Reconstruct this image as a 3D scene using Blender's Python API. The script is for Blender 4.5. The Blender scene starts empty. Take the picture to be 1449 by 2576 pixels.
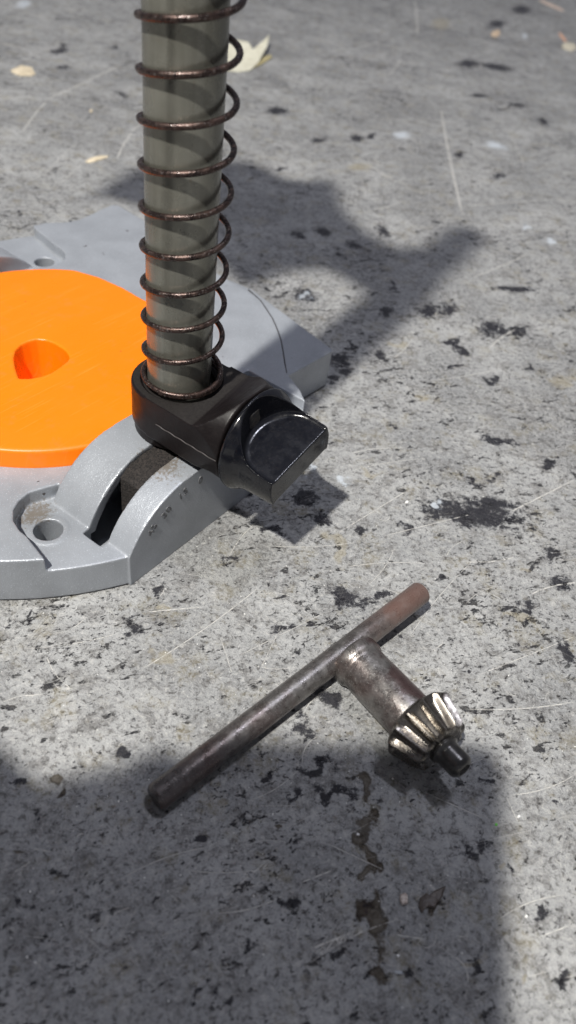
import bpy, bmesh, math, random
import numpy as np
from mathutils import Vector, Matrix

# ------------------------------------------------------------------ camera, world, lamps, exposure
S = bpy.context.scene
C = S.collection
CAM_R = np.array([[0.9870, 0.1607, 0.0], [0.1117, -0.6864, 0.7186], [0.1155, -0.7093, -0.6954]])
nad = np.array([409 - 724.5, 3226 - 1288, 1900.0]); nad /= np.linalg.norm(nad)
_up = -nad; _f = np.array([0, 0, 1.0]); _Y = _f - _up * _f.dot(_up); _Y /= np.linalg.norm(_Y); _X = np.cross(_Y, _up)
CAM_R = np.array([_X, _Y, _up])
CAM_H = 0.2

cam_d = bpy.data.cameras.new('camera'); cam = bpy.data.objects.new('camera', cam_d); C.objects.link(cam)
cam_d.sensor_fit = 'VERTICAL'; cam_d.sensor_height = 36.0; cam_d.lens = 1900 / 2576 * 36.0
cam_d.clip_start = 0.005; cam_d.clip_end = 50
Rm = Matrix([[CAM_R[i][0], -CAM_R[i][1], -CAM_R[i][2]] for i in range(3)]).to_4x4()
cam.matrix_world = Matrix.Translation((0, 0, CAM_H)) @ Rm
cam_d.dof.use_dof = True; cam_d.dof.focus_distance = 0.250; cam_d.dof.aperture_fstop = 12.0
S.camera = cam

world = bpy.data.worlds.new('World'); S.world = world; world.use_nodes = True
wb = world.node_tree.nodes['Background']; wb.inputs[0].default_value = (0.68, 0.69, 0.79, 1); wb.inputs[1].default_value = 0.23

def look(o, tgt):
    o.rotation_euler = (Vector(tgt) - o.location).to_track_quat('-Z', 'Y').to_euler()

LAMP = Vector((-0.375, -0.505, 1.40))          # LED work lamp behind the photographer's left shoulder: a short row of diodes
row = Vector((0.53, -0.33, 0)).normalized()
for k in range(4):
    ld = bpy.data.lights.new('work_lamp_diode', 'POINT'); ld.energy = 42; ld.color = (1.0, 0.965, 0.90)
    ld.shadow_soft_size = 0.019
    lo = bpy.data.objects.new('work_lamp_diode', ld); C.objects.link(lo); lo.location = LAMP + row * (k - 1.5) * 0.010
ad = bpy.data.lights.new('ceiling_tube', 'AREA'); ad.shape = 'RECTANGLE'; ad.size = 0.30; ad.size_y = 0.10
ad.energy = 15; ad.color = (0.84, 0.86, 1.0)
ao = bpy.data.objects.new('ceiling_tube', ad); C.objects.link(ao); ao.location = (0.36, 0.66, 2.4); look(ao, (0.0, 0.2, 0))

S.view_settings.view_transform = 'Standard'; S.view_settings.look = 'None'
S.view_settings.exposure = 0.0; S.view_settings.gamma = 1.0; S.view_settings.use_curve_mapping = False
S.render.engine = 'CYCLES'; S.cycles.max_bounces = 6

# ------------------------------------------------------------------ measured plan
def at(x, y, z=0.0):
    """point of the bench plane at height z (m) measured from the reference survey"""
    r = CAM_R @ np.array([x - 724.5, y - 1288, 1900.0]); t = (z - CAM_H) / r[2]
    return np.array([0, 0, CAM_H]) + r * t
G0 = np.array([-0.0481, 0.1594]); AZ = math.radians(59)
MM = 0.001

# ------------------------------------------------------------------ node helpers
class NT:
    def __init__(s, name):
        s.m = bpy.data.materials.new(name); s.m.use_nodes = True; s.t = s.m.node_tree
        s.b = s.t.nodes['Principled BSDF']
    def n(s, ty, **kw):
        nd = s.t.nodes.new(ty)
        for k, v in kw.items(): setattr(nd, k, v)
        return nd
    def l(s, a, b): s.t.links.new(a, b)
    def coord(s): 
        if not hasattr(s, 'tc'): s.tc = s.n('ShaderNodeTexCoord')
        return s.tc.outputs['Object']
    def noise(s, scale, detail=3, rough=0.55, vec=None, dist=0.0):
        nd = s.n('ShaderNodeTexNoise'); nd.inputs['Scale'].default_value = scale; nd.inputs['Detail'].default_value = detail
        nd.inputs['Roughness'].default_value = rough; nd.inputs['Distortion'].default_value = dist
        s.l(vec if vec is not None else s.coord(), nd.inputs['Vector']); return nd.outputs['Fac']
    def math(s, op, a, b=None, c=None, clamp=False):
        nd = s.n('ShaderNodeMath', operation=op); nd.use_clamp = clamp
        for i, v in enumerate((a, b, c)):
            if v is None: continue
            if isinstance(v, (int, float)): nd.inputs[i].default_value = v
            else: s.l(v, nd.inputs[i])
        return nd.outputs[0]
    def ramp(s, v, lo, hi, a=0.0, b=1.0, smooth=True):
        nd = s.n('ShaderNodeMapRange'); nd.interpolation_type = 'SMOOTHSTEP' if smooth else 'LINEAR'
        s.l(v, nd.inputs[0]); nd.inputs[1].default_value = lo; nd.inputs[2].default_value = hi
        nd.inputs[3].default_value = a; nd.inputs[4].default_value = b
        return nd.outputs[0]
    def mix(s, f, a, b):
        nd = s.n('ShaderNodeMix', data_type='RGBA')
        for idx, v in ((0, f), (6, a), (7, b)):
            if isinstance(v, tuple): nd.inputs[idx].default_value = (*v, 1)
            elif isinstance(v, (int, float)): nd.inputs[idx].default_value = v
            else: s.l(v, nd.inputs[idx])
        return nd.outputs[2]
    def vscale(s, v, sc):
        nd = s.n('ShaderNodeMapping'); nd.inputs['Scale'].default_value = sc; s.l(v, nd.inputs[0]); return nd.outputs[0]
    def base(s, c):
        if isinstance(c, tuple): s.b.inputs['Base Color'].default_value = (*c, 1)
        else: s.l(c, s.b.inputs['Base Color'])
    def rough(s, r):
        if isinstance(r, float): s.b.inputs['Roughness'].default_value = r
        else: s.l(r, s.b.inputs['Roughness'])
    def metal(s, r):
        if isinstance(r, float): s.b.inputs['Metallic'].default_value = r
        else: s.l(r, s.b.inputs['Metallic'])
    def bump(s, h, dist, strength=1.0):
        nd = s.n('ShaderNodeBump'); nd.inputs['Distance'].default_value = dist; nd.inputs['Strength'].default_value = strength
        s.l(h, nd.inputs['Height']); s.l(nd.outputs[0], s.b.inputs['Normal'])

def mat_casting():
    m = NT('grey_painted_casting'); co = m.coord()
    big = m.noise(60, 3); fine = m.noise(2600, 2, .6); mid = m.noise(500, 3)
    c = m.mix(m.ramp(big, .35, .7), (.345, .368, .402), (.30, .32, .35))
    c = m.mix(m.ramp(fine, .60, .74), c, (.56, .60, .66))
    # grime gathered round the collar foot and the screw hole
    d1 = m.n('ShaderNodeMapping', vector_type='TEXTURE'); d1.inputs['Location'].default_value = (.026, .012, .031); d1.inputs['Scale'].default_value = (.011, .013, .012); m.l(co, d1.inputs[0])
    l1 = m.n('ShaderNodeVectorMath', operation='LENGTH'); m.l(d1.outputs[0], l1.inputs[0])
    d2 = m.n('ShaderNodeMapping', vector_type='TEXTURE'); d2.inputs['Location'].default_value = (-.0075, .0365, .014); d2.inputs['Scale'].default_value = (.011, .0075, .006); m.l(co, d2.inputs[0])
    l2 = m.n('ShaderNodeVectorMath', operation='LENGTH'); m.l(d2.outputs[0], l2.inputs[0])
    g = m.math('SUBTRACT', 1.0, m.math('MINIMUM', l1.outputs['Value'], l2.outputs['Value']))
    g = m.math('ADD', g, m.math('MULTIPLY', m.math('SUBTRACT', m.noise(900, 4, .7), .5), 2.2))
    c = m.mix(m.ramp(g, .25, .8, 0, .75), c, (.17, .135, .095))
    sp = m.noise(330, 1, .4); c = m.mix(m.ramp(sp, .80, .84), c, (.09, .08, .08))
    m.base(c); m.rough(.35); m.metal(.25)
    m.bump(m.math('ADD', m.math('MULTIPLY', fine, .45), m.math('MULTIPLY', mid, .55)), .00024, .9)
    return m.m
def mat_orange():
    m = NT('orange_plastic')
    v = m.vscale(m.coord(), (6, 60, 10)); n = m.noise(1, 2, vec=v)
    c = m.mix(n, (.93, .180, .0006), (.86, .205, .0010))
    sp = m.noise(420, 1, .4); c = m.mix(m.ramp(sp, .79, .82), c, (.45, .10, .01))
    sc_ = m.ramp(m.noise(1, 2, .5, vec=m.vscale(m.coord(), (30, 1900, 30))), .64, .70, 0, .35); c = m.mix(sc_, c, (.90, .30, .05))
    dst = m.ramp(m.noise(90, 6, .75), .54, .72, 0, .30); c = m.mix(dst, c, (.62, .20, .05))
    m.base(c); m.rough(m.ramp(m.noise(26, 5, .65), .35, .65, .22, .42)); m.bump(m.noise(700, 3), .00005, .6)
    return m.m
def mat_black(name, rough=.36, col=(.014, .0135, .017), dust=.5, bump=.0001):
    m = NT(name); co = m.coord()
    n = m.noise(900, 4, .65)
    c = m.mix(m.ramp(n, .45, .8, 0, dust), col, (.075, .066, .06))
    m.base(c); m.rough(m.ramp(m.noise(220, 4, .6), .3, .7, rough - .09, rough + .1))
    m.bump(m.math('ADD', m.math('MULTIPLY', m.noise(1500, 2), .5), m.noise(350, 2)), bump, .7)
    return m.m
def mat_collar():
    m = NT('dusty_black_plastic'); co = m.coord()
    geo = m.n('ShaderNodeNewGeometry'); sx = m.n('ShaderNodeSeparateXYZ'); m.l(geo.outputs['Normal'], sx.inputs[0])
    pz = m.n('ShaderNodeSeparateXYZ'); m.l(co, pz.inputs[0])
    up = m.ramp(sx.outputs[2], .93, .99)
    flat = m.math('MULTIPLY', up, m.ramp(pz.outputs[2], .0525, .0535, 1, 0))
    n = m.noise(1400, 4, .7)
    c = m.mix(m.ramp(n, .4, .75, 0, .5), (.007, .0055, .006), (.018, .0145, .014))
    c = m.mix(m.math('MULTIPLY', flat, m.ramp(n, .3, .62, .35, 1)), c, (.020, .018, .017))
    m.b.inputs['Specular IOR Level'].default_value = .22
    m.base(c); m.rough(m.math('ADD', m.ramp(m.noise(260, 4), .3, .7, .33, .48), m.math('MULTIPLY', flat, .3), clamp=True))
    m.bump(m.math('ADD', m.math('MULTIPLY', m.noise(1300, 3), .5), m.noise(300, 2)), .00007, .7)
    return m.m
def mat_post():
    m = NT('zinc_plated_tube'); co = m.coord()
    st = m.noise(1, 3, .6, vec=m.vscale(co, (260, 260, 14)))
    bl = m.noise(55, 3, .6)
    c = m.mix(m.ramp(bl, .3, .7), (.205, .203, .175), (.145, .143, .12))
    c = m.mix(m.ramp(st, .35, .75, 0, .55), c, (.25, .25, .22))
    sp = m.noise(500, 3, .7); c = m.mix(m.ramp(sp, .66, .76, 0, .6), c, (.16, .12, .08))
    m.base(c); m.metal(.55); m.rough(m.ramp(m.noise(120, 4), .3, .7, .20, .34)); m.bump(m.math('ADD', st, m.noise(900, 2)), .00005, .5)
    return m.m
def mat_spring():
    m = NT('rusty_spring_steel')
    n = m.noise(420, 4, .65)
    c = m.mix(m.ramp(n, .38, .66), (.040, .028, .026), (.085, .056, .048)); c = m.mix(m.ramp(m.noise(1700, 2), .58, .72), c, (.24, .215, .205))
    m.base(c); m.metal(.75); m.rough(m.ramp(n, .35, .65, .22, .42)); m.bump(m.noise(2200, 3), .00010, .8)
    return m.m
def mat_steel(name, far):
    m = NT(name); co = m.coord()
    pos = m.n('ShaderNodeSeparateXYZ'); m.l(co, pos.inputs[0])
    n = m.noise(330, 5, .7); n2 = m.noise(90, 4, .6); f = m.noise(1800, 3, .6)
    st = m.noise(1, 4, .6, vec=m.vscale(co, (90, 1400, 1400)))
    c = m.mix(m.ramp(n, .35, .68), (.165, .155, .148), (.265, .256, .246))
    c = m.mix(m.ramp(n2, .42, .70, 0, .5), c, (.13, .075, .065))
    c = m.mix(m.ramp(f, .56, .72, 0, .75), c, (.45, .43, .41))
    if far:   # rusted end of the handle bar
        e = m.math('ADD', pos.outputs[0], m.math('MULTIPLY', m.math('SUBTRACT', n2, .5), .05))
        c = m.mix(m.ramp(e, .060, .105, 0, .8), c, (.15, .084, .066))
        dk = m.ramp(e, .012, .045, .45, 0); c = m.mix(dk, c, (.075, .06, .058))  # near end darkened in the colour for the phone's shadow
        met = m.ramp(e, .075, .1, .8, .25); m.metal(met)
    else:
        e = m.math('ADD', pos.outputs[1], m.math('MULTIPLY', m.math('SUBTRACT', n2, .5), .028))
        c = m.mix(m.ramp(e, .0005, .0055, 0, .75), c, (.115, .068, .066)); m.metal(.8)
    m.base(c); m.rough(m.math('ADD', m.ramp(n, .3, .7, .23, .46), m.math('MULTIPLY', m.math('SUBTRACT', st, .5), .25)))
    m.bump(m.math('ADD', m.math('MULTIPLY', f, .6), n), .00013, .8)
    return m.m
def mat_gear():
    m = NT('bright_gear_steel'); n = m.noise(600, 4, .6)
    c = m.mix(m.ramp(n, .4, .7), (.215, .20, .18), (.09, .08, .07))
    m.base(c); m.metal(.95); m.rough(m.ramp(n, .3, .7, .20, .36)); m.bump(m.noise(1500, 3), .00003, .6)
    return m.m
def mat_simple(name, a, b, scale, rough=.8, bump=.0002):
    m = NT(name); n = m.noise(scale, 4, .65); m.base(m.mix(m.ramp(n, .35, .65), a, b)); m.rough(rough); m.bump(n, bump); return m.m

# ------------------------------------------------------------------ ground material: marks stand at measured places on the bench
# x, y, half width, half height (survey pixels), slant in degrees
DARK = [(1178,160,24,9,0),(1250,169,38,7,8),(696,280,20,8,0),(804,353,17,5,-6),(895,347,15,8,10),(931,342,22,4,-12),(711,425,12,5,0),(1154,389,9,9,0),
 (1257,443,13,7,-20),(1299,265,20,4,6),(1365,305,16,7,20),(1311,24,20,9,0),(810,584,17,9,10),(750,591,15,9,20),(889,618,18,8,0),(961,582,13,10,20),
 (768,742,26,12,10),(970,783,15,10,15),(988,718,8,7,0),(1076,784,24,17,10),(1124,778,18,16,0),(1238,826,30,17,5),(1305,832,20,12,10),(1142,862,10,18,20),
 (1160,880,14,8,10),(889,876,8,17,-15),(1287,727,52,8,3),(851,906,24,14,0),(868,930,20,8,0),(845,952,14,8,0),(960,894,14,9,10),(1141,920,13,7,0),(1153,873,18,10,20),(1040,993,13,8,20),
 (1238,958,14,8,30),(1252,1108,32,9,8),(1374,1165,20,12,0),(1233,1203,12,9,0),(1190,1217,7,6,0),(1012,1327,18,8,25),(913,1345,9,22,-30),(875,1504,35,22,20),
 (964,1504,30,13,-10),(1384,1386,26,11,10),(1336,1429,20,10,-30),(1402,1471,30,15,0),(983,1075,7,5,0),(1096,1452,12,5,20),(1336,930,6,10,0),(830,1744,32,16,15),
 (767,1834,24,20,10),(728,1575,26,9,-10),(415,1482,7,22,8),(332,1581,20,20,-20),(664,1949,20,15,0),(735,1993,24,10,0),(843,2000,36,13,28),(792,1936,32,8,0),
 (21,1969,22,14,0),(513,2112,14,9,10),(529,2085,6,10,0),(386,2263,30,3,-8),(492,2482,38,8,-22),(561,2496,10,9,0),(608,2340,14,9,0),(630,2387,14,10,0),
 (418,2469,7,6,0),(801,1940,40,10,-8),(1202,2131,32,13,8),(1362,2306,32,14,5),(1233,2401,9,10,0),(1115,2301,11,7,0),(898,2414,10,15,0),(1424,2476,24,18,0),
 (1190,1292,110,26,8),(1240,1270,60,16,5),(1120,1300,40,14,-10),(580,1404,22,12,-25),(12,1560,12,10,0),(65,1560,6,12,0),(300,1900,16,8,-20),(160,170,16,5,0),(155,1262,4,3,0),
 (290,120,10,5,0),(150,128,22,6,-10),(155,118,5,14,0),(308,237,14,5,25),(45,535,8,12,0),(175,585,26,12,0),(215,620,40,5,0),(350,575,26,7,-4),(460,470,30,8,0),
 (1250,60,18,8,0),(1200,240,20,4,5),(620,1235,22,9,-10),(770,1175,20,8,20),(1090,1700,12,7,30),(1180,1690,9,5,20),(1330,1530,16,8,0),(1290,1620,10,8,10),
 (760,1250,26,14,0),(800,1300,20,12,30),(690,1340,18,8,0),(700,1190,20,6,-5),(1000,1600,9,5,0),(1420,1640,18,12,0),(1400,2020,16,9,-10),(1310,2190,12,7,0),(1090,2440,14,8,10),
 (250,2140,10,6,0),(60,2260,14,9,0),(130,2380,10,8,0),(330,2440,12,5,-8),(90,2060,9,14,10),(690,2230,14,9,0),(740,2260,9,14,20),(560,2240,12,6,0),(1180,2390,14,8,0),(1230,1980,16,9,10)]
BROWN = [(909,1985,12,34,-6),(924,2085,20,44,-4),(929,2172,18,42,3),(940,2290,19,38,-4),(953,2365,13,26,-8),(965,2180,14,20,10),(940,2450,14,30,0),(153,1982,24,9,8),(32,2139,16,13,0),(700,2080,14,9,0),(1086,2265,34,18,-38),(1080,2285,22,12,-20)]
TAN = [(837,1355,17,30,-20),(850,1395,14,26,10),(1320,1430,30,10,0),(425,1661,42,16,-6),(1300,1550,40,14,-8),(1190,2410,30,14,0),(1060,1000,24,10,0),(1330,2480,20,12,0),(1000,870,24,8,0),(150,1120,2,2,0),(905,420,30,10,0),(1110,60,24,16,0),(930,1190,26,8,0),(1270,2180,20,9,0),(1420,960,30,14,0),(420,1520,10,8,0)]
PALE = [(1010,340,22,10,0),(1245,365,36,10,10),(1320,570,14,12,0),(1384,605,14,10,0),(862,1203,22,9,20),(790,1185,9,14,-10),(1110,1270,12,7,0),(1340,2480,9,7,0),(1305,2055,5,4,0),(985,2425,18,14,0),(60,10,22,14,0),(770,745,14,8,0),(1320,90,8,10,0)]
SCR = [(1170,1792,1449,1774,1.3),(785,2386,905,2338,1.8),(870,1420,1070,1412,1.0),(1171,1419,1299,1407,2.0),(861,1334,1030,1231,1.2),(880,1137,983,1124,1.2),(358,1693,664,1476,1.2),
 (370,1540,511,1527,1.6),(53,331,114,254,2.0),(114,254,304,164,2.4),(0,108,63,123,3.0),(1045,0,1052,90,3.0),(1106,271,1160,543,3.0),(1371,10,1420,32,3.5),(1226,875,1293,826,2.2),
 (540,2310,720,2262,1.0),(560,2260,690,2150,0.9),(300,2200,520,2120,.8),(640,2020,760,1940,.8),(960,1350,1200,1290,1.0),(1020,1600,1190,1400,.8),(1090,960,1260,930,1.0),(1280,1290,1449,1205,1.6),
 (1330,1490,1449,1460,1.6),(1290,2010,1449,1960,1.0),(1060,1990,1220,2060,1.0),(1140,1950,1215,1900,.8),(60,1640,300,1600,.9),(600,1650,820,1540,.8),(880,1180,1060,1150,.9),(680,1380,900,1370,.9),
 (1150,520,1400,500,1.6),(900,120,960,100,2.0),(980,190,1010,150,2.0),(330,330,372,300,2.2),(290,400,330,330,2.2),(1190,700,1330,640,1.6),(870,380,1000,460,1.8),(0,1760,120,1740,.9),
 (930,1480,1000,1380,.8),(1200,1700,1449,1600,.9),(760,2420,1000,2300,.8),(460,2200,700,2190,.7),(820,2120,990,2200,.8),(1250,2300,1420,2240,1.0),(905,540,1010,510,1.5)]

def plan_ellipse(x, y, a, b, deg):
    p = at(x, y)[:2]; e = 1.0
    J = np.array([(at(x + e, y)[:2] - at(x - e, y)[:2]) / 2, (at(x, y + e)[:2] - at(x, y - e)[:2]) / 2]).T
    t = math.radians(deg); Rr = np.array([[math.cos(t), -math.sin(t)], [math.sin(t), math.cos(t)]])
    U, s, _ = np.linalg.svd(J @ Rr @ np.diag([a, b]))
    return p, math.atan2(U[1, 0], U[0, 0]), s

def mat_ground():
    m = NT('worn_stained_slab'); m.t.nodes.remove(m.b)
    m.b = m.n('ShaderNodeBsdfPrincipled'); m.l(m.b.outputs[0], m.t.nodes['Material Output'].inputs[0])
    co = m.coord()
    def attr(name):
        nd = m.n('ShaderNodeAttribute'); nd.attribute_name = name; return nd.outputs['Fac']
    dark, brown, tan, pale = (m.math('SUBTRACT', attr(k), 4.0) for k in ('dark', 'brown', 'tan', 'pale'))
    scr = m.math('MULTIPLY', m.math('SUBTRACT', 1.0, m.math('ABSOLUTE', m.math('SUBTRACT', attr('scratch_d'), 4.0))), attr('scratch_m'))
    n1 = m.noise(24, 6, .65, vec=co); n2 = m.noise(120, 9, .74, vec=co, dist=.4); n3 = m.noise(520, 7, .78, vec=co, dist=.5)
    st_ = m.n('ShaderNodeMapping'); st_.inputs['Rotation'].default_value = (0, 0, -.45); m.l(co, st_.inputs[0])
    an = m.noise(1, 7, .75, vec=m.vscale(st_.outputs[0], (110, 330, 1)))
    n5 = m.noise(2600, 3, .7, vec=co); n6 = m.noise(1500, 5, .8, vec=co)
    c = m.mix(m.ramp(n1, .32, .68), (.320, .325, .328), (.432, .436, .434))
    c = m.mix(m.ramp(m.noise(11, 5, .6, vec=co, dist=.8), .47, .62, 0, .42), c, (.235, .237, .24))
    c = m.mix(m.ramp(n2, .47, .63, 0, .72), c, (.222, .22, .218))
    c = m.mix(m.ramp(an, .53, .68, 0, .55), c, (.20, .196, .19))
    c = m.mix(m.ramp(n3, .515, .62, 0, .72), c, (.125, .122, .12))
    c = m.mix(m.ramp(n3, .47, .36, 0, .55), c, (.52, .515, .495))
    c = m.mix(m.ramp(n6, .53, .64, 0, .38), c, (.14, .137, .135)); c = m.mix(m.ramp(n6, .46, .37, 0, .32), c, (.52, .515, .495))
    # ochre tinge
    c = m.mix(m.math('MULTIPLY', m.ramp(m.noise(75, 5, .7, vec=co), .52, .66), m.ramp(n3, .4, .6, .1, .5)), c, (.29, .265, .20))
    c = m.mix(m.math('MULTIPLY', m.ramp(m.math('ADD', tan, m.math('MULTIPLY', m.math('SUBTRACT', n3, .5), 1.4)), -.1, .5), .5), c, (.35, .32, .25))
    # scattered dark pits and flecks of many sizes
    dens = m.noise(18, 4, .6, vec=co)
    dd_ = m.math('MULTIPLY', m.math('SUBTRACT', dens, .5), .30)
    f1 = m.noise(190, 8, .72, vec=m.vscale(st_.outputs[0], (.75, 1.25, 1)), dist=.3); pit = m.ramp(m.math('ADD', f1, dd_), .592, .645)
    f2 = m.noise(620, 5, .65, vec=m.vscale(st_.outputs[0], (.8, 1.2, 1))); pit2 = m.ramp(m.math('ADD', f2, dd_), .60, .66)
    c = m.mix(m.math('MULTIPLY', pit2, .8), c, (.07, .069, .074))
    c = m.mix(m.math('MULTIPLY', pit, .82), c, m.mix(m.ramp(n3, .42, .58), (.05, .051, .058), (.13, .128, .128)))
    gr = m.noise(430, 8, .8, vec=co)
    dk = m.math('ADD', dark, m.math('MULTIPLY', m.math('SUBTRACT', gr, .5), 4.2))
    dk = m.math('MULTIPLY', m.ramp(dk, -.1, .55), m.ramp(dark, -.9, -.1))
    c = m.mix(m.math('MULTIPLY', dk, .93), c, m.mix(m.ramp(n3, .40, .60), (.030, .031, .042), (.085, .084, .088)))
    bk = m.math('ADD', brown, m.math('MULTIPLY', m.math('SUBTRACT', m.noise(300, 7, .75, vec=co), .5), 1.9))
    c = m.mix(m.ramp(bk, -.1, .35, 0, .85), c, m.mix(m.ramp(n2, .4, .6), (.12, .108, .095), (.20, .187, .168)))
    c = m.mix(m.ramp(m.math('ADD', pale, m.math('MULTIPLY', m.math('SUBTRACT', n3, .5), 3.0)), .1, .7, 0, .75), c, (.56, .60, .64))
    wht = m.ramp(m.noise(950, 1, .4, vec=co), .765, .79); c = m.mix(wht, c, (.75, .75, .72))
    # micro scratches in several directions
    ms = None
    for (rz, sx, sy, th) in ((.35, 26, 2300, .655), (.62, 34, 2700, .665), (-.5, 30, 2500, .68), (1.3, 30, 2600, .685)):
        mp = m.n('ShaderNodeMapping'); mp.inputs['Rotation'].default_value = (0, 0, -rz); m.l(co, mp.inputs[0])
        mp2 = m.n('ShaderNodeMapping'); mp2.inputs['Scale'].default_value = (sx, sy, 1); m.l(mp.outputs[0], mp2.inputs[0])
        v = m.ramp(m.noise(1, 1, .4, vec=mp2.outputs[0]), th, th + .05)
        ms = v if ms is None else m.math('MAXIMUM', ms, v)
    ms = m.math('MULTIPLY', ms, m.ramp(m.noise(60, 2, vec=co), .48, .62))
    sc = m.math('MAXIMUM', m.math('MULTIPLY', m.ramp(scr, .0, .5), m.ramp(n3, .42, .53, .1, 1.0)), m.math('MULTIPLY', ms, .4))
    c = m.mix(m.math('MULTIPLY', sc, .8), c, (.62, .61, .58))
    bc = m.n('ShaderNodeBrightContrast'); bc.inputs['Contrast'].default_value = .30; bc.inputs['Bright'].default_value = .015; m.l(c, bc.inputs[0]); c = m.mix(0.0, bc.outputs[0], (0, 0, 0))
    mx_ = m.n('ShaderNodeVectorMath', operation='MAXIMUM'); m.l(c, mx_.inputs[0]); mx_.inputs[1].default_value = (.026, .026, .031); c = mx_.outputs[0]
    m.base(c)
    r = m.ramp(n2, .35, .65, .34, .62); r = m.math('SUBTRACT', r, m.math('MULTIPLY', sc, .2)); r = m.math('SUBTRACT', r, m.math('MULTIPLY', dk, .14), clamp=True); m.rough(r)
    m.b.inputs['Specular IOR Level'].default_value = .45
    h = m.math('ADD', m.math('MULTIPLY', n2, .9), m.math('MULTIPLY', n3, .42)); h = m.math('ADD', h, m.math('MULTIPLY', n5, .10))
    h = m.math('SUBTRACT', h, m.math('MULTIPLY', pit, .35)); h = m.math('SUBTRACT', h, m.math('MULTIPLY', sc, .12))
    h = m.math('SUBTRACT', h, m.math('MULTIPLY', m.ramp(bk, .1, .5), .3))
    m.bump(h, .0015, .9)
    return m.m

# ------------------------------------------------------------------ mesh helpers
def link(name, me, mat=None, parent=None):
    o = bpy.data.objects.new(name, me); C.objects.link(o)
    if mat: me.materials.clear(); me.materials.append(mat)
    if parent: o.parent = parent
    return o
def smooth(me, ang=None):
    me.polygons.foreach_set('use_smooth', [True] * len(me.polygons))
    if ang: me.set_sharp_from_angle(angle=math.radians(ang))
def prism(poly, z0, z1, scale_bottom=1.0, m=None):
    me = bpy.data.meshes.new('p'); n = len(poly); cx = sum(p[0] for p in poly) / n; cy = sum(p[1] for p in poly) / n
    v = [(cx + (p[0] - cx) * scale_bottom, cy + (p[1] - cy) * scale_bottom, z0) for p in poly] + [(p[0], p[1], z1) for p in poly]
    f = [tuple(range(n))[::-1], tuple(range(n, 2 * n))] + [(i, (i + 1) % n, (i + 1) % n + n, i + n) for i in range(n)]
    me.from_pydata(v, [], f)
    if m is not None: me.transform(m)
    bm = bmesh.new(); bm.from_mesh(me); bmesh.ops.recalc_face_normals(bm, faces=bm.faces); bm.to_mesh(me); bm.free()
    return me
def box(x0, x1, y0, y1, z0, z1, m=None): return prism([(x0, y0), (x1, y0), (x1, y1), (x0, y1)], z0, z1, m=m)
def circ(cx, cy, r, n=64, a0=0, a1=2 * math.pi):
    full = abs(a1 - a0 - 2 * math.pi) < 1e-6; k = n if full else n + 1
    return [(cx + r * math.cos(a0 + (a1 - a0) * i / n), cy + r * math.sin(a0 + (a1 - a0) * i / n)) for i in range(k)]
def lathe(prof, n=96, m=None):
    """prof: (radius, z) from bottom axis to top axis, closed solid"""
    v, f = [], []; k = len(prof)
    for (r, z) in prof:
        for i in range(n):
            a = 2 * math.pi * i / n; v.append((max(r, 1e-4) * math.cos(a), max(r, 1e-4) * math.sin(a), z))
    for j in range(k - 1):
        for i in range(n):
            i2 = (i + 1) % n; f.append((j * n + i, j * n + i2, (j + 1) * n + i2, (j + 1) * n + i))
    f.append(tuple(range(n))[::-1]); f.append(tuple((k - 1) * n + i for i in range(n)))
    me = bpy.data.meshes.new('l'); me.from_pydata(v, [], f)
    if m is not None: me.transform(m)
    return me
def evaluated(o):
    dg = bpy.context.evaluated_depsgraph_get(); dg.update()
    return bpy.data.meshes.new_from_object(o.evaluated_get(dg))
def boolean(a, b, op):
    oa = link('tmp', a); ob = link('tmp', b)
    md = oa.modifiers.new('b', 'BOOLEAN'); md.operation = op; md.object = ob; md.solver = 'EXACT'
    r = evaluated(oa); bpy.data.objects.remove(oa); bpy.data.objects.remove(ob); return r
def voxel(me, size, it=4, fac=.5):
    o = link('tmp', me); md = o.modifiers.new('r', 'REMESH'); md.mode = 'VOXEL'; md.voxel_size = size; md.use_smooth_shade = True
    sm = o.modifiers.new('s', 'SMOOTH'); sm.factor = fac; sm.iterations = it
    r = evaluated(o); bpy.data.objects.remove(o); smooth(r); return r
def mm(me): me.transform(Matrix.Scale(MM, 4)); return me
def tube(pts, r, n=10, closed_ends=True, name='tube'):
    P = [Vector(p) for p in pts]; v, f = [], []; k = len(P); rr = r if hasattr(r, '__len__') else [r] * k
    T = [(P[min(i + 1, k - 1)] - P[max(i - 1, 0)]).normalized() for i in range(k)]
    up = Vector((0, 0, 1)) if abs(T[0].z) < .9 else Vector((1, 0, 0)); N = (up - T[0] * up.dot(T[0])).normalized()
    for i in range(k):
        N = (N - T[i] * N.dot(T[i])).normalized(); B = T[i].cross(N)
        for j in range(n):
            a = 2 * math.pi * j / n; v.append(P[i] + (N * math.cos(a) + B * math.sin(a)) * rr[i])
    for i in range(k - 1):
        for j in range(n):
            j2 = (j + 1) % n; f.append((i * n + j, i * n + j2, (i + 1) * n + j2, (i + 1) * n + j))
    f.append(tuple(range(n))[::-1]); f.append(tuple((k - 1) * n + j for j in range(n)))
    me = bpy.data.meshes.new(name); me.from_pydata([tuple(q) for q in v], [], f); smooth(me, 50); return me
def empty(name, label, cat, loc, rz=0, group=None):
    o = bpy.data.objects.new(name, None); C.objects.link(o); o.location = loc; o.rotation_euler = (0, 0, rz); o.empty_display_size = .01
    o['label'] = label; o['category'] = cat
    if group: o['group'] = group
    return o

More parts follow.
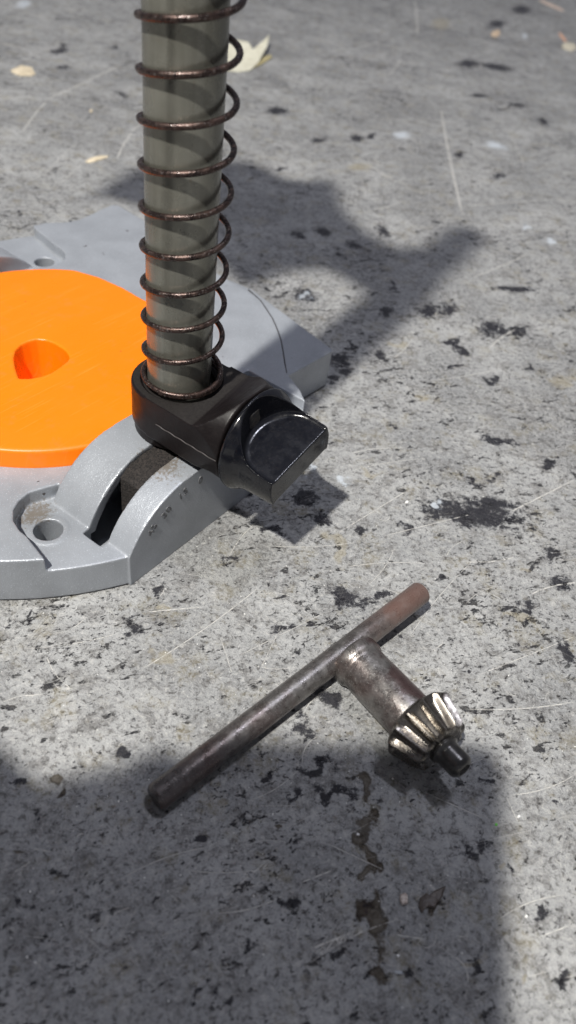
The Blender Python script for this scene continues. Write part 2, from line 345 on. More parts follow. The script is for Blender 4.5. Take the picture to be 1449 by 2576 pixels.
# ------------------------------------------------------------------ ground
def axis(breaks):
    out = []
    for (p, q, st) in breaks: out += list(np.arange(p, q - st * .3, st))
    return np.array(out + [breaks[-1][1]])
gx = axis([(-4, -.8, .4), (-.8, -.42, .02), (-.42, -.12, .003), (-.12, .15, .001), (.15, .42, .0025), (.42, .8, .02), (.8, 5, .4)])
gy = axis([(-3, -.2, .3), (-.2, .02, .01), (.02, .36, .001), (.36, .7, .0018), (.7, 1.45, .004), (1.45, 2.2, .03), (2.2, 7, .4)])
XX, YY = np.meshgrid(gx, gy); nx, ny = len(gx), len(gy)
vv = np.zeros((nx * ny, 3)); vv[:, 0] = XX.ravel(); vv[:, 1] = YY.ravel()
idx = np.arange(nx * ny).reshape(ny, nx); quads = np.stack([idx[:-1, :-1], idx[:-1, 1:], idx[1:, 1:], idx[1:, :-1]], -1).reshape(-1, 4)
gm = bpy.data.meshes.new('ground'); gm.vertices.add(nx * ny); gm.vertices.foreach_set('co', vv.ravel())
gm.loops.add(quads.size); gm.loops.foreach_set('vertex_index', quads.ravel()); gm.polygons.add(len(quads))
gm.polygons.foreach_set('loop_start', np.arange(0, quads.size, 4)); gm.update(calc_edges=True)
def vnoise(x, y, seed):
    r = np.random.default_rng(seed).random((256, 256)); xi = np.floor(x).astype(int); yi = np.floor(y).astype(int); fx = x - xi; fy = y - yi
    fx = fx * fx * (3 - 2 * fx); fy = fy * fy * (3 - 2 * fy); g = lambda i, j: r[i & 255, j & 255]
    return (g(xi, yi) * (1 - fx) + g(xi + 1, yi) * fx) * (1 - fy) + (g(xi, yi + 1) * (1 - fx) + g(xi + 1, yi + 1) * fx) * fy - .5
X0, Y0 = vv[:, 0], vv[:, 1]
WX = X0 + .006 * vnoise(X0 * 220, Y0 * 220, 1) + .003 * vnoise(X0 * 480, Y0 * 480, 2)
WY = Y0 + .006 * vnoise(X0 * 220, Y0 * 220, 3) + .003 * vnoise(X0 * 480, Y0 * 480, 4)
def put_attr(name, val):
    at_ = gm.attributes.new(name, 'FLOAT', 'POINT'); at_.data.foreach_set('value', val.astype(np.float32))
for name, lst in (('dark', DARK), ('brown', BROWN), ('tan', TAN), ('pale', PALE)):
    acc = np.full(nx * ny, 4.0)
    for q in lst:
        p, rot, sc_ = plan_ellipse(*q); dx = WX - p[0]; dy = WY - p[1]; c_, s_ = math.cos(rot), math.sin(rot)
        gk = 1.35 if name == 'dark' else (1.3 if name == 'brown' else 1.15); acc = np.minimum(acc, 1 / gk * np.hypot((dx * c_ + dy * s_) / sc_[0], (-dx * s_ + dy * c_) / sc_[1]))
    put_attr(name, 4.0 + 1.0 - acc)
sd_, sm_, best = np.full(nx * ny, 4.0 + 9), np.zeros(nx * ny), np.full(nx * ny, 1e9)
rs = random.Random(11)
def rand_scratch():
    x = rs.uniform(0, 1449); y = 300 + 2200 * rs.random() ** .8; L_ = rs.uniform(25, 130); t = math.radians(rs.choice([-25, -35, -12, -50, 8, 60]) + rs.gauss(0, 8))
    return (x, y, x + L_ * math.cos(t), y + L_ * math.sin(t), rs.uniform(.5, 1.2))
SCR += [rand_scratch() for _ in range(70)]
for k, (x0, y0, x1, y1, w) in enumerate(SCR):
    a_ = at(x0, y0)[:2]; b_ = at(x1, y1)[:2]; L = np.linalg.norm(b_ - a_); t_ = (b_ - a_) / L; mid = (a_ + b_) / 2
    wd = .00022 * w * (np.linalg.norm(np.append(mid, -.2)) / .25) ** .5
    dx = X0 - mid[0]; dy = Y0 - mid[1]; al = (dx * t_[0] + dy * t_[1]) / (L / 2); pe_ = -dx * t_[1] + dy * t_[0] + .0012 * (al ** 2) * ((k % 3) - 1)
    st = .001 if mid[1] < .36 else (.0025 if mid[1] < .7 else .004)
    near = np.clip(1 - (np.abs(pe_) - 1.5 * st) / (2 * st), 0, 1) * np.clip((1 - np.abs(al)) * 4, 0, 1)
    dd = np.abs(pe_) + np.maximum(0, np.abs(al) - 1) * L; win = dd < best
    best[win] = dd[win]; sd_[win] = 4.0 + (pe_ / wd)[win]; sm_[win] = near[win]
put_attr('scratch_d', sd_); put_attr('scratch_m', sm_)
ground = link('ground', gm, mat_ground()); ground['kind'] = 'structure'

# ------------------------------------------------------------------ drill stand
stand = empty('drill_stand', 'grey cast drill stand with orange disc, black clamp and sprung steel column', 'drill stand', (G0[0], G0[1], 0), AZ)
M_cast = mat_casting(); M_or = mat_orange(); M_col = mat_collar(); M_knob = mat_black('glossy_black_plastic', .2, (.004, .0045, .007), .10, .00002)
CX, CY = 49.0, 99.0; OX, OY = 49.5, 97.0
rot180 = Matrix.Translation((CX, CY, 0)) @ Matrix.Rotation(math.pi, 4, 'Z') @ Matrix.Translation((-CX, -CY, 0))

def arc_pts(R, a0, a1, n): return [(CX + R * math.cos(math.radians(a0 + (a1 - a0) * i / n)), CY + R * math.sin(math.radians(a0 + (a1 - a0) * i / n))) for i in range(n + 1)]
outline = [(0, 0), (97, 0), (103, 5.5), (109, 13.2), (113.6, 22.6), (119.5, 29.2), (126, 35.1), (133, 41.8), (139.3, 49), (144.8, 56), (149.7, 63.9), (153.6, 70.5), (156.2, 80.5), (156.5, 92), (157.5, 101), (163, 128), (171.5, 165)] \
    + [(173.9, 188), (171.5, 190.6), (145, 187)] + [(138, 188.8), (129.6, 194.6), (124.4, 195.4), (114, 199.5), (104, 202.6), (98, 204), (0, 204)] + arc_pts(110, 116.5, 243.6, 40)
def zarch(): 
    pr = [(0, 0), (0, 14)]
    for i in range(1, 25):
        t = math.radians(152.2 + (90 - 152.2) * i / 24); pr.append((29 + 32.8 * math.cos(t), -1.3 + 32.8 * math.sin(t)))
    return pr + [(98 - u, z) for (u, z) in pr[::-1]]
base = boolean(prism(outline, .7, 19.5), prism([(CX + (x_ - CX) * .987, CY + (y_ - CY) * .987) for x_, y_ in outline], 0, 2), 'UNION')
block = prism([(100, 26), (112.5, 23.2), (143.2, 21.0), (144.6, 21.4), (145.3, 22.8), (159.0, 80), (157.5, 96), (120, 90)], .6, 19.0)
base = boolean(base, block, 'UNION')
pocket = [(-60, 2.0), (-22.9, 6.0), (-21.6, 13), (-18.8, 26), (-18.6, 30), (-17.2, 34.6), (-14.2, 38.4), (-10.2, 40.6), (-5.6, 41.2), (0, 39.2), (5.7, 36.9), (104, 36.9), (104, -20), (-60, -20)]
def arch_mesh(v0, v1):
    pr = zarch(); n = len(pr); v = [(u, v0, z) for (u, z) in pr] + [(u, v1, z) for (u, z) in pr]
    f = [tuple(range(n)), tuple(range(n, 2 * n))[::-1]] + [(i, i + n, (i + 1) % n + n, (i + 1) % n) for i in range(n)]
    me = bpy.data.meshes.new('a'); me.from_pydata(v, [], f); bm = bmesh.new(); bm.from_mesh(me); bmesh.ops.recalc_face_normals(bm, faces=bm.faces); bm.to_mesh(me); bm.free(); return me
pocket2 = [(-24.5, -12), (-24.5, 2)] + pocket[1:-2] + [(104, -12)]
for k, tr in ((0, Matrix.Identity(4)), (1, rot180)):
    base = boolean(base, prism(pocket if k == 0 else pocket2, 14.0, 45, m=tr), 'DIFFERENCE')
    a = arch_mesh(0 if k == 0 else -5, 37); a.transform(tr); base = boolean(base, a, 'UNION')
    base = boolean(base, prism([(-2.8, 10.2), (62, 10.0), (62, 20.6), (24, 20.4), (10, 19.4), (-2.8, 18.9)], 3, 50, m=tr), 'DIFFERENCE')
    base = boolean(base, prism(circ(-9.6, 27.7, 6.6, 40), 10, 14.35, m=tr), 'UNION')
    base = boolean(base, prism(circ(-9.6, 27.7, 4.75, 40), -1, 30, m=tr), 'DIFFERENCE')
    cv = [(u_, 1.2 if z_ < 1 else z_ - 3.0) for (u_, z_) in zarch()][1:-1]
    cv = [(3.2, 1.2)] + [(min(max(u_ * .94 + 3.0, 3.2), 94.8), z_) for u_, z_ in cv] + [(94.8, 1.2)]
    n_ = len(cv); me_ = bpy.data.meshes.new('c'); me_.from_pydata([(p, 2.6, q) for p, q in cv] + [(p, 33.6, q) for p, q in cv], [], [tuple(range(n_)), tuple(range(n_, 2 * n_))[::-1]] + [(i, i + n_, (i + 1) % n_ + n_, (i + 1) % n_) for i in range(n_)])
    bm_ = bmesh.new(); bm_.from_mesh(me_); bmesh.ops.recalc_face_normals(bm_, faces=bm_.faces); bm_.to_mesh(me_); bm_.free(); me_.transform(tr)
    base = boolean(base, me_, 'DIFFERENCE')
    base = boolean(base, box(-2.8, 8, 7, 22, 1.2, 10.5, m=tr), 'DIFFERENCE')
base = boolean(base, prism(circ(OX, OY, 24, 64), 4, 40), 'DIFFERENCE')
base = voxel(base, .42, 4)
base_o = link('base_casting', mm(base), M_cast, stand)
# thin dirt-filled seam between round table and corner block
seam_pts = [(157.0, 80.5), (153.6, 70.5), (149.7, 63.9), (144.8, 56), (139.3, 49), (133, 41.8), (126, 35.1), (119.5, 29.2), (113.6, 23.6)]
sp = []
for i in range(len(seam_pts) - 1):
    for t in range(6):
        a, b = seam_pts[i], seam_pts[i + 1]; sp.append((a[0] + (b[0] - a[0]) * t / 6, a[1] + (b[1] - a[1]) * t / 6, 19.24))
M_dirt = mat_simple('black_grime', (.02, .02, .024), (.05, .045, .04), 900, .9)
link('seam_line', mm(tube(sp + [(seam_pts[-1][0], seam_pts[-1][1], 19.1)], .34, 6)), M_dirt, base_o)
# angle scale on the side face
M_mark = mat_simple('grime_in_lettering', (.10, .10, .105), (.17, .175, .18), 1200, .6)
for txt, (u, z), deg in (('0', (33.2, 26.3), 0), ('15', (24.6, 25.8), 18), ('30', (16.9, 22.6), 34), ('45', (10.4, 19.3), 50)):
    cu = bpy.data.curves.new('angle_mark', 'FONT'); cu.body = txt; cu.size = 4.8; cu.extrude = .18
    cu.align_x = 'CENTER'; cu.align_y = 'CENTER'; cu.offset = -.02
    o = bpy.data.objects.new('tmp', cu); C.objects.link(o); me = evaluated(o); bpy.data.objects.remove(o)
    me.transform(Matrix.Translation((u, -.06, z)) @ Matrix.Rotation(math.radians(90), 4, 'X') @ Matrix.Rotation(math.radians(deg), 4, 'Z'))
    q = link('angle_mark', mm(me), M_mark, base_o); q['label'] = 'embossed angle number %s on the scale' % txt

# orange insert
prof = [(0, 6), (23.4, 6), (23.4, 12), (66.4, 12), (66.2, 20)] + [(64.6 - 1.5 * (1 - math.cos(math.radians(t))) + .3, 24.5 + 1.5 * math.sin(math.radians(t))) for t in range(0, 91, 15)] + [(0, 26)]
disc = lathe(prof, 160, Matrix.Translation((OX, OY, 0)))
disc = boolean(disc, box(-60, 160, -20, 37.25, 0, 60), 'DIFFERENCE')
disc = boolean(disc, prism([(104.2, 96.6), (130, 93), (130, 150), (95, 150), (103.2, 126), (104.6, 112)], 0, 60), 'DIFFERENCE')
disc = boolean(disc, prism([(95, 150), (103.2, 126), (106, 118), (140, 118), (140, 160)], 0, 60), 'DIFFERENCE')
hole = [(27.5, 86.9), (31.0, 93.4), (34.8, 99.1), (38.8, 103.0), (42.8, 104.7), (46.7, 104.7), (50.0, 103.7), (52.2, 101.0), (53.2, 97.2), (53.3, 92.9), (52.6, 88.9), (50.9, 85.1), (48.4, 83.6), (43.3, 82.4), (38.5, 81.7), (34.7, 82.4), (30.6, 84.1)][::-1]
disc = boolean(disc, prism(hole, 8, 26.6, .74), 'DIFFERENCE')
disc = voxel(disc, .45, 5)
ins = link('table_insert', mm(disc), M_or, stand); ins['label'] = 'round orange plastic insert with a rounded opening'

# column and its spring
PU, PV = 45.4, 21.8
post = lathe([(0, 33), (10.55, 33), (10.55, 392), (9.8, 392.8), (0, 392.8)], 96, Matrix.Translation((PU, PV, 0)))
smooth(post, 40); link('column', mm(post), mat_post(), stand)
SU, SV, SR = 46.1, 21.06, 12.5
front = math.radians(281.43 - 59)
pts = []; NT_ = 22
zs0 = 54.0
for i in range(-70, NT_ * 64 + 1):
    th = front + 2 * math.pi * i / 64
    tt = i / 64
    if tt < 0: z = zs0 - 1.0 + .9 * tt * .5; r = SR + .35
    elif tt < .75: z = zs0 - 1.0 + (tt / .75) ** 1.7 * (11.4 * .75 + 1.0); r = SR + .35 * (1 - tt / .75)
    else: z = zs0 + 11.52 * tt; r = SR
    pts.append((SU + r * math.cos(th), SV + r * math.sin(th), z))
link('spring', mm(tube(pts, .9, 12)), mat_spring(), stand)

# clamp: sleeve round the column, arm towards the knob
KU, KZ = 46.5, 43.3
clamp = lathe([(0, 31.6), (15.2, 31.6), (15.3, 35.4), (15.9, 36.0), (15.9, 50.4), (15.3, 51), (0, 51)], 96, Matrix.Translation((PU, PV, 0)))
body = box(29.5, 62.6, -9.4, 21.8, 35.3, 51)
clamp = boolean(clamp, body, 'UNION')
toV = Matrix.Translation((KU + .3, 0, KZ)) @ Matrix.Rotation(math.radians(90), 4, 'X')      # lathe z -> -v
arm = lathe([(0, -1.0), (17.25, -1.0), (17.25, 9.4), (0, 9.4)], 96, toV)
# ramp that rises from the flat top to the round flange, held inside a widening cone
rp = [(6, 44), (6, 51)] + [(2.0 - 11.4 * t / 12, 51 + 9.7 * (t / 12) ** 1.5) for t in range(13)] + [(-9.4, 44)]
n_ = len(rp); me_ = bpy.data.meshes.new('r'); me_.from_pydata([(29.5, a_, b_) for a_, b_ in rp] + [(63.6, -9.4 + (a_ + 9.4) * 1.55, b_) for a_, b_ in rp], [], [tuple(range(n_)), tuple(range(n_, 2 * n_))[::-1]] + [(i, i + n_, (i + 1) % n_ + n_, (i + 1) % n_) for i in range(n_)])
bm_ = bmesh.new(); bm_.from_mesh(me_); bmesh.ops.recalc_face_normals(bm_, faces=bm_.faces); bm_.to_mesh(me_); bm_.free()
clamp = boolean(clamp, me_, 'UNION')
cone = lathe([(0, -60), (70, -60), (70, -14), (24, -6), (19.6, -1.6), (18.6, 2), (17.7, 6), (17.25, 8.9), (16.6, 9.4), (0, 9.4)], 96, toV)
clamp = boolean(clamp, cone, 'INTERSECT')
lower = boolean(arm, box(0, 100, -40, 40, 46, 90), 'DIFFERENCE')
clamp = boolean(clamp, lower, 'UNION')
clamp = boolean(clamp, box(0, 100, -.9, 60, 0, 31.7), 'DIFFERENCE')
clamp = boolean(clamp, box(0, 100, -.9, 6.2, 0, 34.6), 'DIFFERENCE')
clamp = boolean(clamp, prism(circ(SU, SV, 11.2, 64), 48.0, 60), 'DIFFERENCE')
clamp = boolean(clamp, prism(circ(SU, SV, 13.7, 64), 50.2, 60), 'DIFFERENCE')
clamp = voxel(clamp, .34, 4)
cl = link('column_clamp', mm(clamp), M_col, stand)
bead = [(29.42 , v, 42.7 + .12 * math.sin(v * 1.3)) for v in np.linspace(17, -9.1, 40)]
link('parting_line', mm(tube(bead, .22, 6)), mat_black('moulding_flash', .4, (.05, .045, .045), .6), cl)
link('clamp_neck', mm(lathe([(0, 8), (13, 8), (13, 12), (0, 12)], 48, toV)), M_dirt, cl)
# block of the clamp that rides in the slot
def lug():
    pr = []
    for u in np.linspace(15.5, 44, 22):
        z = (-1.3 + math.sqrt(max(0, 1076 - (29 - min(u, 29)) ** 2))) - 1.3 - (1.0 if u < 18 else 0); pr.append((u, z))
    pr = [(15.5, 10)] + pr + [(44, 10)]; n = len(pr)
    v = [(u, 10.6, z) for u, z in pr] + [(u, 20.2, z) for u, z in pr]
    f = [tuple(range(n)), tuple(range(n, 2 * n))[::-1]] + [(i, i + n, (i + 1) % n + n, (i + 1) % n) for i in range(n)]
    me = bpy.data.meshes.new('lug'); me.from_pydata(v, [], f); bm = bmesh.new(); bm.from_mesh(me); bmesh.ops.recalc_face_normals(bm, faces=bm.faces); bm.to_mesh(me); bm.free()
    me = voxel(me, .35, 3)
    rng = np.random.default_rng(3); co = np.empty(len(me.vertices) * 3); me.vertices.foreach_get('co', co); co += rng.normal(0, .09, co.shape); me.vertices.foreach_set('co', co)
    return me
lg = link('slide_block', mm(lug()), mat_simple('greasy_dirt', (.007, .006, .006), (.034, .028, .025), 1300, .85, .0005), cl); lg['label'] = 'dirty dark block riding in the curved slot'

# knob
def make_knob():
    tk = Matrix.Translation((KU, 0, KZ)) @ Matrix.Rotation(math.radians(90), 4, 'X')
    k = lathe([(0, 10.8), (17.7, 10.8), (18.2, 11.2), (18.2, 12.0), (17.6, 13.2), (16.5, 15.0), (15.9, 17.5), (15.7, 21), (15.6, 25), (15.4, 30.1), (0, 30.1)], 128, tk)
    tilt = Matrix.Translation((KU, 0, KZ)) @ Matrix.Rotation(math.radians(-14), 4, 'Y')
    # scoop: a U-shaped pocket seen from above, its wall running round into the two flanks
    def ring(off, h):
        w = 14.7 - off; pts_ = [(w, -38.0)]
        for i in range(0, 25):
            t = math.pi * i / 24; pts_.append((w * math.cos(t), -25.0 + (13.4 - off) * math.sin(t) ** .9))
        return [(x_, y_, h) for x_, y_ in pts_ + [(-w, -38.0)]]
    lv = [(2.0, 0), (1.2, .2), (.6, .6), (.2, 1.3), (0, 2.4), (-.1, 4.5), (-1.2, 26)]
    for sgn in (1, -1):
        v, f = [], []
        for off, h in lv: v += ring(off, h)
        n = len(ring(0, 0))
        for j in range(len(lv) - 1):
            for i in range(n): i2 = (i + 1) % n; f.append((j * n + i, j * n + i2, (j + 1) * n + i2, (j + 1) * n + i))
        f.append(tuple(range(n))[::-1]); f.append(tuple((len(lv) - 1) * n + i for i in range(n)))
        me = bpy.data.meshes.new('s'); me.from_pydata(v, [], f)
        # floor climbs gently from the free end towards the disc
        me.transform(Matrix.Translation((0, -30, 4.9)) @ Matrix.Rotation(math.radians(3.5), 4, 'X') @ Matrix.Translation((0, 30, 0)))
        me.transform(Matrix.Scale(sgn, 4, (0, 0, 1))); bm = bmesh.new(); bm.from_mesh(me); bmesh.ops.recalc_face_normals(bm, faces=bm.faces); bm.to_mesh(me); bm.free()
        me.transform(tilt); k = boolean(k, me, 'DIFFERENCE')
    return voxel(k, .26, 3)
kn = link('clamp_knob', mm(make_knob()), M_knob, stand)

# carriage up on the column (above the picture; throws the forked shadow)
def down_shadow(pts, z):
    k = z / LAMP.z; out = []
    for (x, y) in pts:
        s = at(x, y)[:2]; p = s * (1 - k) + np.array([LAMP.x, LAMP.y]) * k; q = p - G0
        out.append(((q[0] * math.cos(AZ) + q[1] * math.sin(AZ)) / MM, (-q[0] * math.sin(AZ) + q[1] * math.cos(AZ)) / MM))
    return out
sh = [(1160, 620), (1125, 598), (1075, 612), (1030, 640), (965, 645), (905, 608), (850, 560), (832, 500), (815, 462), (760, 472), (690, 468), (620, 425), (540, 420), (430, 430), (330, 440), (270, 465), (205, 505), (290, 478), (380, 500), (580, 640), (640, 700), (690, 690), (760, 660), (850, 655), (930, 700), (980, 760), (1060, 720), (1120, 670)]
car = prism(down_shadow(sh, .352)[::-1], 338, 366); smooth(car, 30)
link('carriage', mm(car), M_cast, stand)

# ------------------------------------------------------------------ chuck key
a = at(388, 2011, .0040); b = at(1060, 1489, .0100); s = a + (b - a) * .672
g = at(1054, 1820, .0118)
sd = g - s; sd /= np.linalg.norm(sd)
bd = (b - a) / np.linalg.norm(b - a); BL = np.linalg.norm(b - a)
key = empty('chuck_key', 'rusty steel chuck key with T handle lying on the stained grey floor', 'chuck key', tuple(s * np.array([1, 1, 0])))
def frame(o, x):
    X = Vector(x).normalized(); Z = Vector((0, 0, 1)); Z = (Z - X * Z.dot(X)).normalized(); Y = Z.cross(X)
    return Matrix.Translation(Vector(o)) @ Matrix((X, Y, Z)).transposed().to_4x4()
inv = Matrix.Translation(-key.location)
alongX = Matrix.Rotation(math.radians(90), 4, 'Y')          # lathe z -> +x
def put(name, me, o, x, mat, par=key):
    ob = link(name, me, mat, par); ob.matrix_parent_inverse = Matrix.Identity(4); ob.matrix_local = inv @ frame(o, x); return ob
RB = 3.9
bar = lathe([(0, 0), (3.1, 0), (RB - .15, .7), (RB, 1.1), (RB, BL * 1000 / 3), (RB, BL * 1000 * 2 / 3), (RB, BL * 1000 - .6), (RB - .3, BL * 1000 - .1), (RB - .7, BL * 1000), (0, BL * 1000)], 64, alongX)
smooth(bar, 40); put('handle_bar', mm(bar), a, bd, mat_steel('rusty_bar_steel', True))
SL = np.linalg.norm(g - s) * 1000
sh_p = [(0, 3.0), (6.9, 3.0), (7.9, 3.2), (8.4, 3.6), (8.5, 4.2), (8.45, 6.4), (8.1, 7.2), (7.7, 7.7), (7.55, 8.4), (7.6, SL * .6), (7.6, SL - 2.2), (7.3, SL - 1.4), (7.3, SL), (0, SL)]
shank = lathe(sh_p, 96, alongX); smooth(shank, 45); put('shank', mm(shank), s - np.array([0, 0, .0010]), sd, mat_steel('worn_shank_steel', False))

def gear_mesh(NTEETH=13):
    # sections: x along axis, tip radius, root radius
    sec = [(-2.4, 7.4, 7.4), (-2.2, 8.6, 8.6), (-.9, 11.1, 10.9), (-.3, 11.7, 11.1), (.2, 11.9, 10.4), (1.2, 11.7, 9.6), (8.6, 9.3, 7.1), (9.4, 8.6, 7.3), (9.8, 7.2, 6.6), (9.9, 3.0, 3.0)]
    per = 12; n = NTEETH * per; v, f = [], []
    shp = [0, 0, .08, .30, .62, .96, 1.0, .72, .34, .10, 0, 0]
    for (x, rt, rr) in sec:
        for i in range(n):
            q = shp[i % per]; r = rr + (rt - rr) * q; th = 2 * math.pi * (i + .0) / n; v.append((x, r * math.cos(th), r * math.sin(th)))
    for j in range(len(sec) - 1):
        for i in range(n):
            i2 = (i + 1) % n; f.append((j * n + i, j * n + i2, (j + 1) * n + i2, (j + 1) * n + i))
    f.append(tuple(range(n))[::-1]); f.append(tuple((len(sec) - 1) * n + i for i in range(n)))
    me = bpy.data.meshes.new('gear'); me.from_pydata(v, [], f); bm = bmesh.new(); bm.from_mesh(me); bmesh.ops.recalc_face_normals(bm, faces=bm.faces); bm.to_mesh(me); bm.free()
    smooth(me, 20); return me
M_gear = mat_gear()
gm_ = put('bevel_gear', mm(gear_mesh()), g, sd, M_gear)
tip = lathe([(0, 8), (4.6, 8), (4.6, 10.6), (3.9, 11.2), (3.75, 12), (3.75, 16.2), (3.5, 17.0), (2.6, 17.8), (2.1, 17.9), (1.7, 17.2), (0, 17.0)], 48, alongX)
smooth(tip, 40); put('pilot_tip', mm(tip), g, sd, mat_simple('oiled_tip_steel', (.10, .097, .092), (.055, .053, .05), 500, .28, .00006)); bpy.data.materials['oiled_tip_steel'].node_tree.nodes['Principled BSDF'].inputs['Metallic'].default_value = .6

# ------------------------------------------------------------------ litter on the floor
def flake(name, label, cat, x, y, pts, h, mat, seed=0, group=None, curl=0.0):
    """small irregular chip: pts are plan offsets in mm round the spot"""
    p = at(x, y); rnd = random.Random(seed); n = len(pts)
    bm = bmesh.new(); rings = []
    for k, (sc, z) in enumerate(((1.0, 0.05), (1.0, h * .6), (.8, h), (.35, h * 1.05))):
        rings.append([bm.verts.new((q[0] * sc, q[1] * sc, z + (curl * (q[0] ** 2 + q[1] ** 2) * sc ** 2) + rnd.uniform(-.06, .06) * h * (k > 0))) for q in pts])
    for k in range(3):
        for i in range(n): bm.faces.new((rings[k][i], rings[k][(i + 1) % n], rings[k + 1][(i + 1) % n], rings[k + 1][i]))
    bm.faces.new(rings[3]); bm.faces.new(rings[0][::-1])
    bmesh.ops.recalc_face_normals(bm, faces=bm.faces); me = bpy.data.meshes.new(name); bm.to_mesh(me); bm.free(); mm(me); smooth(me, 35)
    o = link(name, me, mat); o.location = (p[0], p[1], 0); o['label'] = label; o['category'] = cat
    if group: o['group'] = group
    return o
def px_poly(x, y, pl):
    c0 = at(x, y)[:2]; return [tuple((at(x + dx, y + dy)[:2] - c0) * 1000) for dx, dy in pl]
M_leaf = mat_simple('dry_leaf', (.70, .685, .56), (.58, .56, .44), 120, .7)
M_wood = mat_simple('pale_wood_chip', (.72, .63, .47), (.52, .44, .31), 260, .75)
# curled dry leaf behind the column
lf = empty('dry_leaf', 'pale yellow dry leaf scrap behind the sprung column', 'leaf', tuple(at(618, 160)), 0)
def sheet(pl, zf, name, mat, parent, x, y):
    P = px_poly(x, y, pl); n = len(P); c0 = (sum(p[0] for p in P) / n, sum(p[1] for p in P) / n)
    bm = bmesh.new(); top = []; bot = []; K = 5
    for k in range(K + 1):
        sc = 1 - k / K * .98
        ring = [(c0[0] + (p[0] - c0[0]) * sc, c0[1] + (p[1] - c0[1]) * sc) for p in P]
        top.append([bm.verts.new((q[0], q[1], zf(*q) + .35)) for q in ring]); bot.append([bm.verts.new((q[0], q[1], zf(*q))) for q in ring])
    for k in range(K):
        for i in range(n):
            j = (i + 1) % n; bm.faces.new((top[k][i], top[k][j], top[k + 1][j], top[k + 1][i])); bm.faces.new((bot[k][j], bot[k][i], bot[k + 1][i], bot[k + 1][j]))
    for i in range(n):
        j = (i + 1) % n; bm.faces.new((top[0][j], top[0][i], bot[0][i], bot[0][j]))
    bm.faces.new(top[K]); bm.faces.new(bot[K][::-1])
    bmesh.ops.recalc_face_normals(bm, faces=bm.faces); me = bpy.data.meshes.new(name); bm.to_mesh(me); bm.free(); mm(me); smooth(me, 60)
    return link(name, me, mat, parent)
sheet([(-60, 10), (-48, -36), (-20, -42), (5, -38), (22, -18), (34, -26), (57, -46), (52, -22), (30, 4), (10, 20), (-20, 22), (-50, 20)],
      lambda u, v: .3 + max(0, u - 8) * .42 + max(0, v) * .10 + .4 * math.sin(u * .35), 'leaf_blade', M_leaf, lf, 618, 160)
sheet([(22, -8), (62, -20), (66, -12), (40, 4), (10, 18)], lambda u, v: .2 + u * .03, 'curled_edge', mat_simple('leaf_underside', (.42, .37, .20), (.33, .28, .15), 150, .8), lf, 618, 160)
def chipset(x, y, w, h, n=11, seed=0, slant=0):
    r = random.Random(seed); t = math.radians(slant); out = []
    for i in range(n):
        q = 2 * math.pi * i / n; k = r.uniform(.78, 1.1); X = w * math.cos(q) * k; Y = h * math.sin(q) * k
        out.append((X * math.cos(t) - Y * math.sin(t), X * math.sin(t) + Y * math.cos(t)))
    return px_poly(x, y, out)[::-1]
flake('wood_chip', 'oval cream wood chip near the left edge of the photo', 'wood chip', 60, 180, chipset(60, 180, 32, 13, 14, 1, 4), 1.2, M_wood, 1, 'pale wood chips scattered on the floor')
flake('wood_chip', 'long thin cream wood chip left of the column', 'wood chip', 243, 401, chipset(243, 401, 29, 6, 12, 2, -14), .9, M_wood, 2, 'pale wood chips scattered on the floor')
flake('wood_chip', 'orange-tinted square wood chip far back on the right', 'wood chip', 1247, 85, chipset(1247, 85, 13, 10, 8, 3, -10), 1.0, mat_simple('orange_wood_chip', (.62, .49, .36), (.5, .38, .26), 260, .75), 3, 'pale wood chips scattered on the floor')
flake('wood_chip', 'tiny peach sliver beside the oval wood chip', 'wood chip', 229, 280 - 0, chipset(229, 280, 5, 4, 7, 4, 0), .6, M_wood, 4, 'pale wood chips scattered on the floor')
flake('straw_bit', 'thin pinkish straw lying at the top right corner', 'straw', 1388, 14, chipset(1388, 14, 36, 4, 8, 5, 24), .9, mat_simple('pink_straw', (.62, .50, .42), (.5, .4, .34), 200, .8), 5)
flake('straw_bit', 'short orange straw beside pale crumbs at the right edge', 'straw', 1414, 93, chipset(1414, 93, 16, 4, 8, 6, 50), .9, mat_simple('orange_straw', (.66, .42, .30), (.55, .3, .2), 200, .8), 6)
flake('pale_crumb', 'cream crumb at the right edge below the orange straw', 'crumb', 1432, 118, chipset(1432, 118, 22, 11, 11, 7, 10), 1.6, mat_simple('cream_crumb', (.62, .58, .46), (.5, .46, .36), 300, .8), 7)
flake('paint_flake', 'small whitish speckled flake in the shadow by the brown stain', 'flake', 1015, 2263, chipset(1015, 2263, 12, 17, 10, 8, 5), .8, mat_simple('speckled_flake', (.62, .56, .50), (.36, .29, .25), 1500, .8), 8)
flake('rust_flake', 'dark brown pointed flake right of the whitish flake', 'flake', 1086, 2266, px_poly(1086, 2266, [(34, -36), (26, -10), (10, 10), (8, 20), (-14, 18), (-26, 32), (-34, 14), (-30, -6), (-14, -18), (-8, -12), (6, -24)]), .9, mat_simple('dark_rust', (.055, .042, .034), (.085, .068, .055), 500, .45, .0004), 9)
flake('green_speck', 'tiny bright green speck in the lit strip on the right', 'speck', 1248, 2075, chipset(1248, 2075, 4, 4, 6, 10), .3, mat_simple('green_plastic', (.12, .55, .05), (.1, .45, .05), 500, .5), 10)
for i, (x, y, lab) in enumerate(((1304, 2055, 'white round grain right of the green speck'), (1323, 2306, 'white grain on the dark spot at lower right'), (1023, 1264, 'white grain on the mottled black patch'), (1000, 2405, 'white grain near the bottom of the brown stain'), (900, 2100, 'pale grain beside the top of the brown stain'))):
    flake('white_grain', lab, 'grain', x, y, chipset(x, y, 4.5, 4, 7, 20 + i), .5, mat_simple('white_grain', (.8, .8, .78), (.7, .7, .68), 500, .6) if i == 0 else bpy.data.materials['white_grain'], 20 + i, 'white grains scattered on the floor')

